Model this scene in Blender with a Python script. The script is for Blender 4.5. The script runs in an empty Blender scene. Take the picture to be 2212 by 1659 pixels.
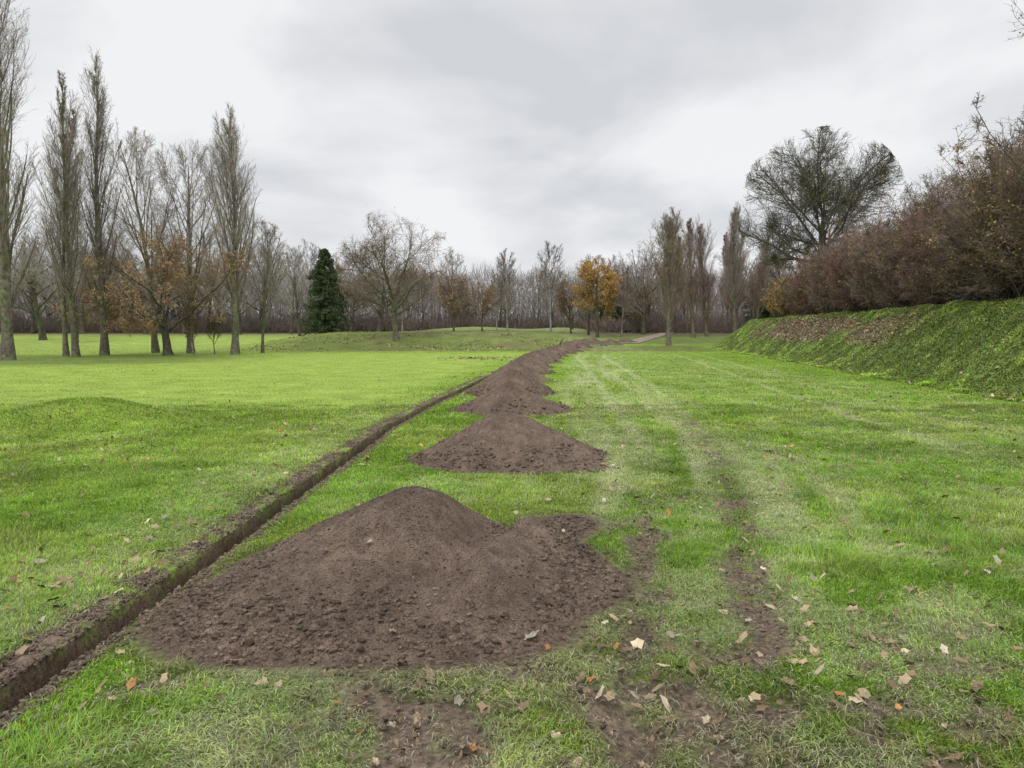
import bpy, bmesh, math, numpy as np
from mathutils import Vector
SC=bpy.context.scene; COL=SC.collection
rng=np.random.default_rng(7)
# ------------------------------------------------------------------ helpers
def ss(a,b,x):
    t=np.clip((x-a)/(b-a),0,1); return t*t*(3-2*t)
def vnoise(x,y,seed=0):
    xi=np.floor(x).astype(np.int64); yi=np.floor(y).astype(np.int64)
    fx=x-xi; fy=y-yi; fx=fx*fx*(3-2*fx); fy=fy*fy*(3-2*fy)
    def h(a,b):
        n=(a*374761393+b*668265263+seed*1442695041)&0xffffffff
        n=((n^(n>>13))*1274126177)&0xffffffff
        n=((n^(n>>16))*2246822519)&0xffffffff
        return ((n^(n>>15))&0xffffff)/float(0xffffff)
    return (h(xi,yi)*(1-fx)+h(xi+1,yi)*fx)*(1-fy)+(h(xi,yi+1)*(1-fx)+h(xi+1,yi+1)*fx)*fy
def fbm(x,y,o=4,seed=0):
    s=0;a=.5;t=0
    for i in range(o):
        s=s+a*vnoise(x,y,seed+i*17); t+=a; a*=.5
        x,y=(x*1.62-y*1.22)+3.1,(x*1.22+y*1.62)+1.7
    return s/t
def build_mesh(name,V,quads=None,tris=None,cols=None,smooth=False,mats=(),fm=None):
    me=bpy.data.meshes.new(name)
    nq=0 if quads is None else len(quads); nt=0 if tris is None else len(tris)
    me.vertices.add(len(V)); me.vertices.foreach_set("co",np.asarray(V,np.float32).ravel())
    idx=[];st=[]
    if nq: idx.append(np.asarray(quads).ravel()); st.append(np.arange(nq)*4)
    if nt: idx.append(np.asarray(tris).ravel()); st.append(np.arange(nt)*3+nq*4)
    idx=np.concatenate(idx).astype(np.int32); st=np.concatenate(st).astype(np.int32)
    me.loops.add(len(idx)); me.loops.foreach_set("vertex_index",idx)
    me.polygons.add(len(st)); me.polygons.foreach_set("loop_start",st)
    for m in mats: me.materials.append(m)
    if fm is not None: me.polygons.foreach_set("material_index",np.asarray(fm,np.int32))
    me.update(calc_edges=True)
    if smooth: me.polygons.foreach_set("use_smooth",np.ones(len(st),bool))
    else: me.polygons.foreach_set("use_smooth",np.zeros(len(st),bool))
    if cols is not None:
        ca=me.color_attributes.new(name="Col",type='FLOAT_COLOR',domain='POINT')
        c=np.ones((len(V),4),np.float32); c[:,:3]=cols; ca.data.foreach_set("color",c.ravel())
    return me
def add_obj(name,me,parent=None,**kw):
    o=bpy.data.objects.new(name,me); COL.objects.link(o)
    if parent is not None: o.parent=parent
    for k,v in kw.items(): o[k]=v
    return o
def material(name,color=None,rough=.9,ns=20,lo=.7,hi=1.3,bump=.4,bd=.01,transl=0,ls=.7,tint=None,spec=.2):
    m=bpy.data.materials.new(name); m.use_nodes=True; nt=m.node_tree; N=nt.nodes; L=nt.links
    p=N["Principled BSDF"]; p.inputs["Roughness"].default_value=rough
    p.inputs["Specular IOR Level"].default_value=spec
    tc=N.new("ShaderNodeTexCoord")
    if color is None:
        a=N.new("ShaderNodeAttribute"); a.attribute_name="Col"; src=a.outputs["Color"]
    else:
        a=N.new("ShaderNodeRGB"); a.outputs[0].default_value=(*color,1); src=a.outputs[0]
    if tint is not None:
        n0=N.new("ShaderNodeTexNoise"); n0.inputs["Scale"].default_value=ns*.3; n0.inputs["Detail"].default_value=4
        L.new(tc.outputs["Object"],n0.inputs["Vector"])
        r0=N.new("ShaderNodeMapRange"); r0.inputs["From Min"].default_value=.42; r0.inputs["From Max"].default_value=.6
        L.new(n0.outputs["Fac"],r0.inputs["Value"])
        mx=N.new("ShaderNodeMix"); mx.data_type='RGBA'; L.new(r0.outputs[0],mx.inputs[0]); L.new(src,mx.inputs[6]); mx.inputs[7].default_value=(*tint,1)
        src=mx.outputs[2]
    for sc,dt,l,h in ((ns,5,lo,hi),(ls,3,.82,1.18)):
        n=N.new("ShaderNodeTexNoise"); n.inputs["Scale"].default_value=sc; n.inputs["Detail"].default_value=dt
        L.new(tc.outputs["Object"],n.inputs["Vector"])
        r=N.new("ShaderNodeMapRange"); r.inputs["From Min"].default_value=.3; r.inputs["From Max"].default_value=.7
        r.inputs["To Min"].default_value=l; r.inputs["To Max"].default_value=h
        L.new(n.outputs["Fac"],r.inputs["Value"])
        v=N.new("ShaderNodeVectorMath"); v.operation='SCALE'; L.new(src,v.inputs[0]); L.new(r.outputs[0],v.inputs["Scale"]); src=v.outputs[0]
    L.new(src,p.inputs["Base Color"])
    if bump>0:
        n=N.new("ShaderNodeTexNoise"); n.inputs["Scale"].default_value=ns*1.7; n.inputs["Detail"].default_value=6; n.inputs["Roughness"].default_value=.65
        L.new(tc.outputs["Object"],n.inputs["Vector"])
        b=N.new("ShaderNodeBump"); b.inputs["Strength"].default_value=bump; b.inputs["Distance"].default_value=bd
        L.new(n.outputs["Fac"],b.inputs["Height"]); L.new(b.outputs[0],p.inputs["Normal"])
    if transl>0:
        t=N.new("ShaderNodeBsdfTranslucent"); L.new(src,t.inputs["Color"])
        ms=N.new("ShaderNodeMixShader"); ms.inputs[0].default_value=transl
        L.new(p.outputs[0],ms.inputs[1]); L.new(t.outputs[0],ms.inputs[2])
        L.new(ms.outputs[0],N["Material Output"].inputs["Surface"])
    return m
# ------------------------------------------------------------------ layout
TY=np.array([-80,0,3,12,16,19.7,25.6,33,42,52,62,70,900.]); TX=np.array([-2.35,-2.3,-2.17,-2.03,-1.75,-1.35,-.8,-.15,.75,2.2,4.0,5.4,5.4])
def tx(y): return np.interp(y,TY,TX)
BY=np.array([-80,5,16.5,25.6,39,60,70,900.]); BX=np.array([10.6,10.9,11.4,12.7,14.6,17.4,18.4,18.4])
def bankt(x,y): return (x-np.interp(y,BY,BX))
def zf(x,y):
    bt=bankt(x,y)+.5*(fbm(x*.25,y*.25,2,5)-.5)
    en=(1-ss(65,76,y))
    zb=2.55*(.35*ss(-.6,3.4,bt)+.65*np.clip(bt/3.1,0,1)**1.1*1.0)*en
    zb=zb+.22*(fbm(x*.8,y*.8,2,6)-.5)*ss(0,1,bt)*en
    wx=ss(-27,-15,x)*(1-ss(2,10,x))
    gentle=1.35*ss(58,102,y); steep=1.5*ss(58.5,68,y)
    z=gentle*(1-wx)+steep*wx
    z=np.maximum(z,zb)
    z=z+.7*np.exp(-((x+5)/7)**2-((y-104)/9)**2)+.7*np.exp(-((x-8)/5)**2-((y-108)/8)**2)
    hx=(x+7.6)/1.5; hy=(y-13.0)/1.2
    z=z+.40*np.exp(-hx*hx-hy*hy)+.06*np.exp(-((x+10.5)/2.)**2-((y-12.4)/1.5)**2)
    near=np.exp(-(y/60)**2)
    tc_=1-np.exp(-((x-tx(y))/.8)**2)
    z=z+near*(.08*(fbm(x*.45,y*.45,3,11)-.5))*tc_ + near*.035*(fbm(x*.9,y*.9,3,12)-.5)
    return z
def path_d(x,y,py,px): return x-np.interp(y,py,px)
TR1=([0,2.9,4.4,5.4,8,12],[.25,.5,.75,.95,1.55,2.1])
TR2=([0,2.5,3.3,5.3,7.6,11.4,22,45,60],[.4,1.0,1.18,1.7,2.3,2.95,4.1,5.6,7.5])
TR3=([3,8.7,12.5,18.9,30,45,60],[6.4,6.0,6.2,7.0,8.5,10.5,12])
TR4=([3,10,13.8,20,30,45,60],[8.2,7.6,7.7,8.5,10,12,13.5])
TR5=([5,10,22,45,60],[1.3,1.8,2.6,4.0,5.6])
def seg_d(x,y,a,b):
    ax,ay=a; bx,by=b; t=np.clip(((x-ax)*(bx-ax)+(y-ay)*(by-ay))/((bx-ax)**2+(by-ay)**2),0,1)
    return np.hypot(x-ax-t*(bx-ax),y-ay-t*(by-ay))
def heap1(x,y):
    wv=.12*(fbm(x*2.2,y*2.2,3,31)-.5)
    rx=np.where(x>-.66,(x+.66)*1.26,(x+.66)*.92)
    r0=np.sqrt(rx**2+((y-4.95)*.95)**2+.075)
    a=.715-.60*r0*(1+wv)
    a2=.36-.33*np.hypot((x+1.0)*1.0,(y-4.3)*1.1)
    a3=.20-.25*np.hypot((x+1.3)*1.15,(y-3.85)*1.7)
    r=.375-.66*np.sqrt(seg_d(x,y,(-.20,4.15),(.12,5.10))**2+.004)
    r2=.22-.36*np.hypot((x-.20)*1.0,(y-4.6)*1.0)
    r4=.20-.30*np.hypot((x+.40)*.85,(y-3.85)*1.35)
    r3=.10-.30*seg_d(x,y,(.2,5.6),(.5,6.05))
    k=42.
    s=sum(np.exp(k*v) for v in (a,a2,a3,r,r2,r3,r4))
    h=np.log(s)/k-.044
    g=seg_d(x,y,(-.40,4.25),(-.10,5.25)); h=h-.07*np.exp(-(g/.12)**2)*(h>0)
    h=h+.045*(fbm(x*3,y*3,3,32)-.5)+.012*(fbm(x*9,y*9,3,33)-.5)
    return h
HEAPS=[(-.05,9.3,1.25,1.15,.64),(-.03,14.8,1.2,1.15,.63),(.02,19.0,1.16,1.1,.68),(.12,23.6,1.12,1.15,.70),(.35,28.0,1.15,1.15,.70),(.75,32.6,1.15,1.2,.70),(1.2,37.3,1.2,1.25,.70),
 (1.75,42,1.2,1.25,.70),(2.4,47,1.25,1.3,.70),(3.2,52,1.25,1.3,.70),(4.3,57.5,1.3,1.4,.68),(5.6,62.5,1.3,1.3,.64),(7.4,67,1.2,1.3,.6),(9.4,71,1.2,1.3,.58),(11.5,75,1.2,1.3,.5)]
def heapN(x,y,i):
    cx,cy,rx,ry,h=HEAPS[i]
    dx=x-cx; dy=y-cy
    w=1+.26*(fbm(np.arctan2(dy,dx)*1.3+9+i*7,np.hypot(dx,dy)*.6,2,40+i)-.5)*2
    r=np.hypot(dx/rx,dy/ry)/w
    z=h*(1-np.sqrt(r*r+.02))*1.06
    z=z-.05*h*np.sin(np.clip(r,0,1)*3.14)
    return z+.07*(fbm(x*2.5,y*2.5,3,50+i)-.5)+.018*(fbm(x*10,y*10,3,51+i)-.5)
def soil_mask(x,y):
    m=ss(-.09,-.0,heap1(x,y))*((x>-3)&(x<2)&(y>2.5)&(y<7.2))
    for i in range(len(HEAPS)):
        cx,cy,rx,ry,h=HEAPS[i]
        r=np.hypot((x-cx)/rx,(y-cy)/ry); m=np.maximum(m,1-ss(.88,1.12,r))
    return m
def field(x,y):
    s=x-tx(y)
    n1=fbm(x*1.3,y*1.3,5,61); n2=fbm(x*5,y*5,4,62); n3=fbm(x*.35,y*.35,4,63); n4=fbm(x*14,y*14,3,59)
    fg=(1-ss(3.2,4.9,y))*ss(-1.6,-.4,x)*(1-.2*ss(1.8,3.0,x))
    mud=fg*.62
    t1=np.exp(-(path_d(x,y,*TR1)/.24)**2)*(1-ss(5.8,8.0,y))
    t2=np.exp(-(path_d(x,y,*TR2)/.27)**2)*(1-ss(10,22,y))*(1-.18*ss(5.5,8,y))
    mud=np.maximum(mud,.56*np.exp(-((x-.8)/.6)**2-((y-5.9)/.5)**2))
    mud=np.maximum(mud,.52*np.exp(-((x+.1)/.8)**2-((y-6.7)/.35)**2))
    mud=np.maximum(mud,.46*np.exp(-((x-1.7)/.8)**2-((y-7.)/.8)**2))
    mud=np.maximum(mud,.55*np.exp(-((x+1.7)/.25)**2-((y-3.2)/.25)**2))
    dl=np.exp(-((s+.19)/.13)**2)*.80+np.exp(-((s-.11)/.06)**2)*.66
    mud=np.maximum(mud,dl*(1-.15*ss(12,25,y))*(1-ss(60,66,y)))
    mud=mud+(n1-.5)*.85
    rt=np.maximum(t1*.86,t2*.78)
    mud=np.maximum(mud,rt+(n1-.5)*.2)
    sm=soil_mask(x,y)
    mud=np.clip(ss(.40,.90,mud+(n2-.5)*1.0+(n4-.5)*.5),0,1)
    st=fbm(path_d(x,y,*TR2)*4,y*.30,4,64)
    reg=ss(.2,1.2,x-tx(y)-1.9)*(1-ss(3.4,5.6,x-tx(y)-1.0))*ss(4.5,7,y)*(1-ss(45,62,y))
    pale=reg*(.46+1.9*(st-.5))
    for T,w,a in ((TR2,.18,1.0),(TR5,.18,.9),(TR3,.12,.8),(TR4,.12,.7)):
        pale=np.maximum(pale,a*np.exp(-(path_d(x,y,*T)/w)**2)*ss(6,11,y)*(1-ss(45,62,y))*(.35+1.2*st))
    pale=np.maximum(pale,.60*(1-ss(5,9,y))*ss(-1.9,-1.2,x)*ss(.38,.62,n1))
    pale=np.maximum(pale,.30*np.exp(-((s+.6)/.5)**2)*(1-ss(8,20,y)))
    pale=np.maximum(pale,.36*ss(3.5,6,x)*(1-ss(10,12,x))*(fbm(x*2,y*.5,3,65)))
    pale=np.clip(pale+(n2-.5)*.9*(pale>.03),0,1)
    fair=ss(13.6,18.2,y+(n1-.5)*3.0)*ss(.5,2.0,-(s))*(1-ss(50,58,y))
    tree_shade=ss(30,36,y-.30*(x+27))*(1-ss(46,54,y))*ss(12,20,-x)
    far=ss(50,60,y)*ss(16,24,-x)
    R=np.array([.148,.262,.026]); F=np.array([.290,.390,.078]); P=np.array([.46,.49,.26]); M=np.array([.155,.118,.088])
    SO=np.array([.115,.083,.063]); BK=np.array([.150,.185,.055]); WD=np.array([.13,.105,.075]); FR=np.array([.26,.345,.08]); TSHADE=np.array([.120,.165,.042])
    def mix(c,k,a): return c*(1-a[...,None])+k*a[...,None]
    c=np.ones(x.shape+(3,))*R
    c=c*(.68+.64*n3)[...,None]*(.64+.72*n1)[...,None]
    c=mix(c,np.array([.20,.315,.036]),(.60*ss(5,14,y)*(s>0))*(.5+n1).clip(0,1))
    c=mix(c,np.array([.230,.340,.052])*(.72+.56*n1)[...,None],(.88*ss(5,11,y)*(s<=0)))
    yel=ss(.50,.66,fbm(x*.8+9,y*.8,4,68)); c=mix(c,np.array([.28,.34,.075]),.4*yel*(1-fair))
    c=mix(c,F,fair*(.80+.25*(fbm(x*.15,y*.6,3,66)-.5)))
    c=mix(c,TSHADE,tree_shade*.85*(.6+.6*n1).clip(0,1))  # shade beneath the tree row, painted into the grass colour
    c=mix(c,FR,far*.9)
    mb=ss(57,60,y)*(1-ss(67,71,y))*ss(-25,-15,x)*(1-ss(16,18,x))
    c=mix(c,BK*(.8+.4*n1)[...,None],mb*.95)
    c=mix(c,np.array([.18,.14,.08]),mb*.6*ss(.52,.66,fbm(x*.25,y*.5,3,67))*ss(-16,-10,x))
    top=ss(70,74,y)*ss(-25,-15,x); c=mix(c,np.array([.15,.18,.06]),top*.85)
    hill=ss(.3,.6,np.exp(-((x+5)/8)**2-((y-101)/8)**2)+.8*np.exp(-((x-8)/6)**2-((y-105)/7)**2))
    wood=ss(84,98,y+6*(n3-.5)); c=mix(c,WD,wood*.95); c=mix(c,np.array([.19,.26,.075]),hill*.9)
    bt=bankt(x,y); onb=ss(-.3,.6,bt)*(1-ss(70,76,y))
    c=mix(c,np.array([.155,.225,.052])*(.7+.6*n3)[...,None],onb*.9)
    lp=onb*ss(.28,.48,fbm(x*.7+4,y*.35,3,69))*ss(25,34,y)*(1-ss(54,62,y))*(1-ss(2.5,3.1,bt))*ss(1.0,1.7,bt)*.9
    c=mix(c,np.array([.19,.14,.11]),lp*.9)
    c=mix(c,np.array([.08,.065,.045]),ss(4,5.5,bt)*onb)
    c=mix(c,P,pale*.66)
    c=mix(c,M*(.6+.8*n2)[...,None],mud*(1-sm)); c=mix(c,SO,sm)
    return c,mud,pale,fair,sm,lp
# ------------------------------------------------------------------ ground + trench
def grow_lines(s0,step,g,end):
    out=[s0]
    while abs(out[-1])<end: step*=g; out.append(out[-1]+(step if s0>=0 else -step))
    return np.array(out[1:])
sl=np.concatenate([grow_lines(-3.4,.036,1.035,700)[::-1],np.arange(-3.4,-.2,.036),np.arange(-.2,.2,.0105),np.arange(.2,6,.042),np.arange(6,17.5,.115),grow_lines(17.5,.115,1.04,700)])
yl=np.concatenate([[-60,-30,-12,-4,-1],np.arange(.6,7.6,.032),grow_lines(7.6,.032,1.02,900)])
Sg,Yg=np.meshgrid(sl,yl); Xg=Sg+tx(Yg)
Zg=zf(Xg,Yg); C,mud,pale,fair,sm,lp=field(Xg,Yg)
ex=.018*(fbm(Yg*6,Yg*0+3,5,71)-.5)*2; ex2=.010*(fbm(Yg*7,Yg*0+8,5,72)-.5)*2
se=Sg
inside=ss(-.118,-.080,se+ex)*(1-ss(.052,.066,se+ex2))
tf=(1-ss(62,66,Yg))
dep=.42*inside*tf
Zg=Zg-dep+tf*.035*np.exp(-((se+.19)/.08)**2)*(2*fbm(Xg*9,Yg*9,3,73)-.3)
nearf=(1-ss(9,16,Yg))
Zg=Zg+nearf*mud*(1-sm)*(.05*(fbm(Xg*11,Yg*11,4,74)-.5)-.014)
rut=np.exp(-(path_d(Xg,Yg,*TR1)/.15)**2)*(1-ss(4.4,6.4,Yg))+np.exp(-(path_d(Xg,Yg,*TR2)/.16)**2)*(1-ss(8,14,Yg))
Zg=Zg-.028*rut*(1-sm)
Zg=Zg+inside*tf*.03*(fbm(Xg*20,Yg*20,3,75)-.5)
wall=ss(.0,.05,inside)*tf
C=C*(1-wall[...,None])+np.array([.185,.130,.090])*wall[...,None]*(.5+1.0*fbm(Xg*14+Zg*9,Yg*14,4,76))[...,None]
C=C*(1-.85*ss(.14,.36,dep))[...,None]  # deeper parts of the trench darkened: shade painted into the earth colour
ny,nx=Sg.shape
V=np.stack([Xg,Yg,Zg],-1).reshape(-1,3); Cf=C.reshape(-1,3)
I=np.arange(ny*nx).reshape(ny,nx)
Q=np.stack([I[:-1,:-1],I[:-1,1:],I[1:,1:],I[1:,:-1]],-1)
sc_=(Sg[:-1,:-1]+Sg[1:,1:])/2; yc=(Yg[:-1,:-1]+Yg[1:,1:])/2
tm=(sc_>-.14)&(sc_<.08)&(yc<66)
MG=material("grass_ground",ns=38,lo=.5,hi=1.5,bump=.7,bd=.03,rough=.95,ls=.9,spec=.1)
MT=material("trench_earth",ns=45,lo=.5,hi=1.4,bump=.9,bd=.03,rough=.95,spec=.1)
def sub(qm,name,mat):
    q=Q[qm]; u,inv=np.unique(q.ravel(),return_inverse=True)
    return build_mesh(name,V[u],quads=inv.reshape(-1,4),cols=Cf[u],smooth=True,mats=[mat])
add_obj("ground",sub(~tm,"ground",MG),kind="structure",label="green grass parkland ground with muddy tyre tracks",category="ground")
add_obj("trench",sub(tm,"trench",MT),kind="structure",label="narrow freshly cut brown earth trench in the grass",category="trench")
py=np.linspace(73,112,40); pcx=np.interp(py,[73,80,90,112],[11.5,14.2,18.0,25.5])
w=np.array([-.9,-.3,.3,.9]); PX=pcx[:,None]+w[None]; PY=py[:,None]+0*PX
PZ=zf(PX,PY)+.05; I2=np.arange(PX.size).reshape(PX.shape)
me=build_mesh("path",np.stack([PX,PY,PZ],-1).reshape(-1,3),quads=np.stack([I2[:-1,:-1],I2[:-1,1:],I2[1:,1:],I2[1:,:-1]],-1).reshape(-1,4),smooth=True,mats=[material("path_dirt",(.30,.235,.19),ns=4)])
add_obj("path",me,kind="structure",label="bare brown dirt track crossing the grass",category="path")
# ------------------------------------------------------------------ grass blades
def blades(xs,ys,ln,wd,col,lean,seed,az=None):
    r=np.random.default_rng(seed); N=len(xs)
    z=zf(xs,ys)-.004
    if az is None: az=r.random(N)*2*np.pi
    d=np.stack([np.cos(az),np.sin(az),0*az],-1); sd=np.stack([-np.sin(az),np.cos(az),0*az],-1)
    b=np.stack([xs,ys,z],-1); up=np.array([0,0,1.])
    b[:,2]+=np.where(lean>1.35,.012+.012*r.random(N),0)
    l1=np.minimum(lean*.5,1.3)
    m=b+ln[:,None]*.5*(d*np.sin(l1)[:,None]+up*np.cos(l1)[:,None])
    l2=np.minimum(lean*1.35,1.75)
    t=m+ln[:,None]*.5*(d*np.sin(l2)[:,None]+up*np.cos(l2)[:,None])
    w=wd[:,None]*sd*.5
    Vv=np.stack([b-w,b+w,m+w*.85,m-w*.85,t],1).reshape(-1,3)
    k=np.arange(N)[:,None]*5
    q=k+np.array([0,1,2,3]); tr=k+np.array([3,2,4])
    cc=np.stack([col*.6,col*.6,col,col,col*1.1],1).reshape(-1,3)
    return Vv,q,tr,cc
def make_blades(name,N,y0,y1,xf,seed,e,label):
    r=np.random.default_rng(seed)
    u=r.random(N)
    ys=(y0**(2-e)+(y1**(2-e)-y0**(2-e))*u)**(1/(2-e))
    xs=(r.random(N)*2-1)*xf*(ys+.6)
    c,mud,pale,fair,sm,lp=field(xs,ys); s=xs-tx(ys)
    clump=fbm(xs*7,ys*7,3,80)
    keep=(r.random(N)>np.clip(mud*1.05-.12,0,1))&((s<-.14)|(s>.095))&(r.random(N)<.10+1.6*clump)&(sm<.55)&(bankt(xs,ys)<4)
    xs,ys,c,mud,pale,fair,clump,lp=[a[keep] for a in (xs,ys,c,mud,pale,fair,clump,lp)]
    n=len(xs); sz=np.clip(ys/5,1,4)
    onb=ss(-.2,.8,bankt(xs,ys))
    tuft=ss(.48,.75,fbm(xs*1.8,ys*1.8,4,81))
    nr=1-ss(4,9,ys)
    ln=(.018+.036*r.random(n)+(.05+.04*nr)*tuft*r.random(n)+.02*nr)*(1-.6*fair)*(1-.20*pale)*(1-.3*mud)*sz**.30
    ln=ln*(1-onb)+onb*(.03+.08*r.random(n))
    ln=ln*(1-.5*np.exp(-((xs-tx(ys)-.12)/.08)**2))
    wd=(.0026+.0024*r.random(n))*sz*(1+.3*onb)
    lean=.35+1.05*r.random(n)+.5*pale+.4*mud
    ang=6.28*1.6*fbm(xs*1.1,ys*1.1,3,83)+r.normal(0,1.1,n)
    v=(.48+.95*r.random(n))*(.60+.84*clump)
    c=c*v[:,None]*1.38
    c[:,0]*=.8+.5*r.random(n)
    dry=(r.random(n)<.06+.34*pale+.12*onb+.38*mud)
    c=np.where(dry[:,None],np.array([.52,.49,.32])*(.30+.80*r.random(n))[:,None],c)
    lean=np.where(dry,1.4+.5*r.random(n),lean)
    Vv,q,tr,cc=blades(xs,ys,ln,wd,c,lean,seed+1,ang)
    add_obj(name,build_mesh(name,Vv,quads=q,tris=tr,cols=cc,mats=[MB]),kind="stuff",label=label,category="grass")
MB=material("grass_blade",ns=3,lo=.85,hi=1.15,bump=0,transl=.3,rough=.6,spec=.3)
make_blades("grass",760000,2.0,16,.80,101,1.45,"short green wet grass with dry flattened blades")
make_blades("grass",300000,14,70,.74,102,1.55,"short green mown grass across the field")
def bankgrass():
    r=np.random.default_rng(5); N=380000
    ys=9+(66-9)*r.random(N)**1.5; b=r.random(N)*4.6-.3
    xs=np.interp(ys,BY,BX)+b
    c,mud,pale,fair,sm,lp=field(xs,ys)
    cl=fbm(xs*2.6,ys*2.6,4,90)
    k=(r.random(N)<.25+.75*ss(.38,.5,cl))&(r.random(N)>lp*.90)
    xs,ys,c,lp,cl=xs[k],ys[k],c[k],lp[k],cl[k]; n=len(xs)
    tall=ss(.3,.75,fbm(xs*1.9,ys*1.9,4,91))
    ln=.03+.11*r.random(n)*(.3+tall); wd=.014+.022*r.random(n)+ys*.0003
    c=c*(.35+1.35*r.random(n))[:,None]*(.55+.8*tall)[:,None]*(.6+.8*ss(.35,.55,cl))[:,None]*1.35
    c[:,0]*=.75+.6*r.random(n)
    dry=(r.random(n)<.14)[:,None]; c=np.where(dry,np.array([.36,.33,.20]),c)
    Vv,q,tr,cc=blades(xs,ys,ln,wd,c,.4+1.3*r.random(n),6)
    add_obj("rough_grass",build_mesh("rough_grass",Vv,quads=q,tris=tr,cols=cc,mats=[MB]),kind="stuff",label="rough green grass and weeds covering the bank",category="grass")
bankgrass()
# ------------------------------------------------------------------ soil heaps
def ico(sub):
    bm=bmesh.new(); bmesh.ops.create_icosphere(bm,subdivisions=sub,radius=1)
    v=np.array([p.co[:] for p in bm.verts]); f=np.array([[a.index for a in q.verts] for q in bm.faces]); bm.free(); return v,f
IC1=ico(1)
def clods(pos,size,r,ic):
    v,f=ic; n=len(pos)
    sc=size[:,None,None]*(.65+.6*r.random((n,1,3)))
    j=v[None]*(1+.55*(r.random((n,len(v),1))-.5)*1.6)
    az=r.random(n)*6.28; ca,sa=np.cos(az)[:,None],np.sin(az)[:,None]
    w=j*sc; X=w[...,0]*ca-w[...,1]*sa; Y=w[...,0]*sa+w[...,1]*ca
    W=np.stack([X,Y,w[...,2]*.8],-1)+pos[:,None]
    return W.reshape(-1,3),(f[None]+np.arange(n)[:,None,None]*len(v)).reshape(-1,3)
MS=material("soil",ns=85,lo=.55,hi=1.45,bump=1.,bd=.008,rough=.95,ls=2.5,spec=.15)
def heap_object(fn,cx,cy,rx,ry,step,ncl,cs,label,seed):
    r=np.random.default_rng(seed)
    X,Y=np.meshgrid(np.arange(cx-rx,cx+rx,step),np.arange(cy-ry,cy+ry,step))
    X=X+(r.random(X.shape)-.5)*step*.5; Y=Y+(r.random(X.shape)-.5)*step*.5
    H=fn(X,Y)
    H=H+.007*(fbm(X*34,Y*34,3,seed)-.5)*(step<.04)+.004*(r.random(X.shape)-.5)*(step<.03)
    Z=zf(X,Y)+H
    I=np.arange(X.size).reshape(X.shape)
    q=np.stack([I[:-1,:-1],I[:-1,1:],I[1:,1:],I[1:,:-1]],-1).reshape(-1,4)
    Hf=H.ravel(); q=q[(Hf[q].max(1)>-.02)]
    V=np.stack([X,Y,Z],-1).reshape(-1,3)
    u,inv=np.unique(q.ravel(),return_inverse=True); V=V[u]; q=inv.reshape(-1,4)
    cav=fbm(V[:,0]*18,V[:,1]*18,3,seed+9); big=fbm(V[:,0]*2,V[:,1]*2,3,seed+10)
    col=np.array([.142,.103,.079])*((.6+.8*cav)*(.66+.68*big))[:,None]
    px=cx+(r.random(ncl*4)*2-1)*rx; py_=cy+(r.random(ncl*4)*2-1)*ry
    h=fn(px,py_); dn=fbm(px*2.2,py_*2.2,3,seed+11)
    edge=(h<.10)
    k=(h>-.08)&(r.random(len(h))<np.where(h<0,.12,.25+.7*ss(.42,.62,dn)+.4*edge))
    px,py_,h,dn=px[k][:ncl],py_[k][:ncl],h[k][:ncl],dn[k][:ncl]
    lowz=1-ss(.08,.35,h)
    sz=cs*(.20+.50*r.random(len(px))**2+2.6*r.random(len(px))**22*(h>-.02)*(.3+lowz))
    P=np.stack([px,py_,zf(px,py_)+np.maximum(h,0)+sz*.2],-1)
    W,F=clods(P,sz,r,IC1)
    cc=np.repeat(np.array([.150,.112,.086])[None]*(.50+.85*r.random((len(px),1))),12,0)
    tris=F+len(V); V=np.concatenate([V,W]); col=np.concatenate([col,cc])
    V=V-np.array([cx,cy,0])
    me=build_mesh("soil_mound",V,quads=q,tris=tris,cols=col,smooth=True,mats=[MS])
    nq=len(q); sm_=np.ones(nq+len(tris),bool); sm_[nq:]=False; me.polygons.foreach_set("use_smooth",sm_)
    o=add_obj("soil_mound",me,label=label,category="soil mound"); o.location=(cx,cy,0)
    o["group"]="soil mounds beside the trench"
    return o
heap_object(heap1,-.5,4.75,1.75,1.75,.0112,70000,.0062,"large spread dark brown soil mound with two ridges and clods",21)
for i,(cx,cy,rx,ry,h) in enumerate(HEAPS):
    st=.018 if cy<12 else .03 if cy<22 else .06
    nc=18000 if cy<12 else 6000 if cy<22 else 900
    heap_object(lambda x,y,i=i:heapN(x,y,i),cx,cy,rx*1.35,ry*1.35,st,nc,.0085 if cy<12 else .013 if cy<25 else .025,
        "conical dark brown soil mound standing alone on grass" if i==0 else "dark brown soil mound in a row along the trench",200+i*13)
r=np.random.default_rng(44); n=42000
ys=2.2+24*r.random(n)**1.8; s=np.where(r.random(n)<.78,-.21+.12*r.normal(size=n),.11+.05*r.normal(size=n)); k=(s<-.10)|(s>.06)
ys,s=ys[k],s[k]; xs=s+tx(ys)
xb=-1.8+5.2*r.random(26000); yb=2.3+7.5*r.random(26000)
_,mb_,_,_,sm_,_=field(xb,yb); k=(mb_>.45)&(np.abs(xb-tx(yb))>.13); xs=np.concatenate([xs,xb[k]]); ys=np.concatenate([ys,yb[k]])
sz=.003+.014*r.random(len(xs))**3; P=np.stack([xs,ys,zf(xs,ys)+sz*.3+.012*np.exp(-((xs-tx(ys)+.2)/.1)**2)],-1)
W,F=clods(P,sz,r,IC1)
cc=np.repeat(np.array([.165,.124,.094])[None]*(.6+.8*r.random((len(xs),1))),12,0)
add_obj("soil_crumbs",build_mesh("soil_crumbs",W,tris=F,cols=cc,smooth=False,mats=[MS]),kind="stuff",label="loose brown soil crumbs scattered along the trench",category="soil")
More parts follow.
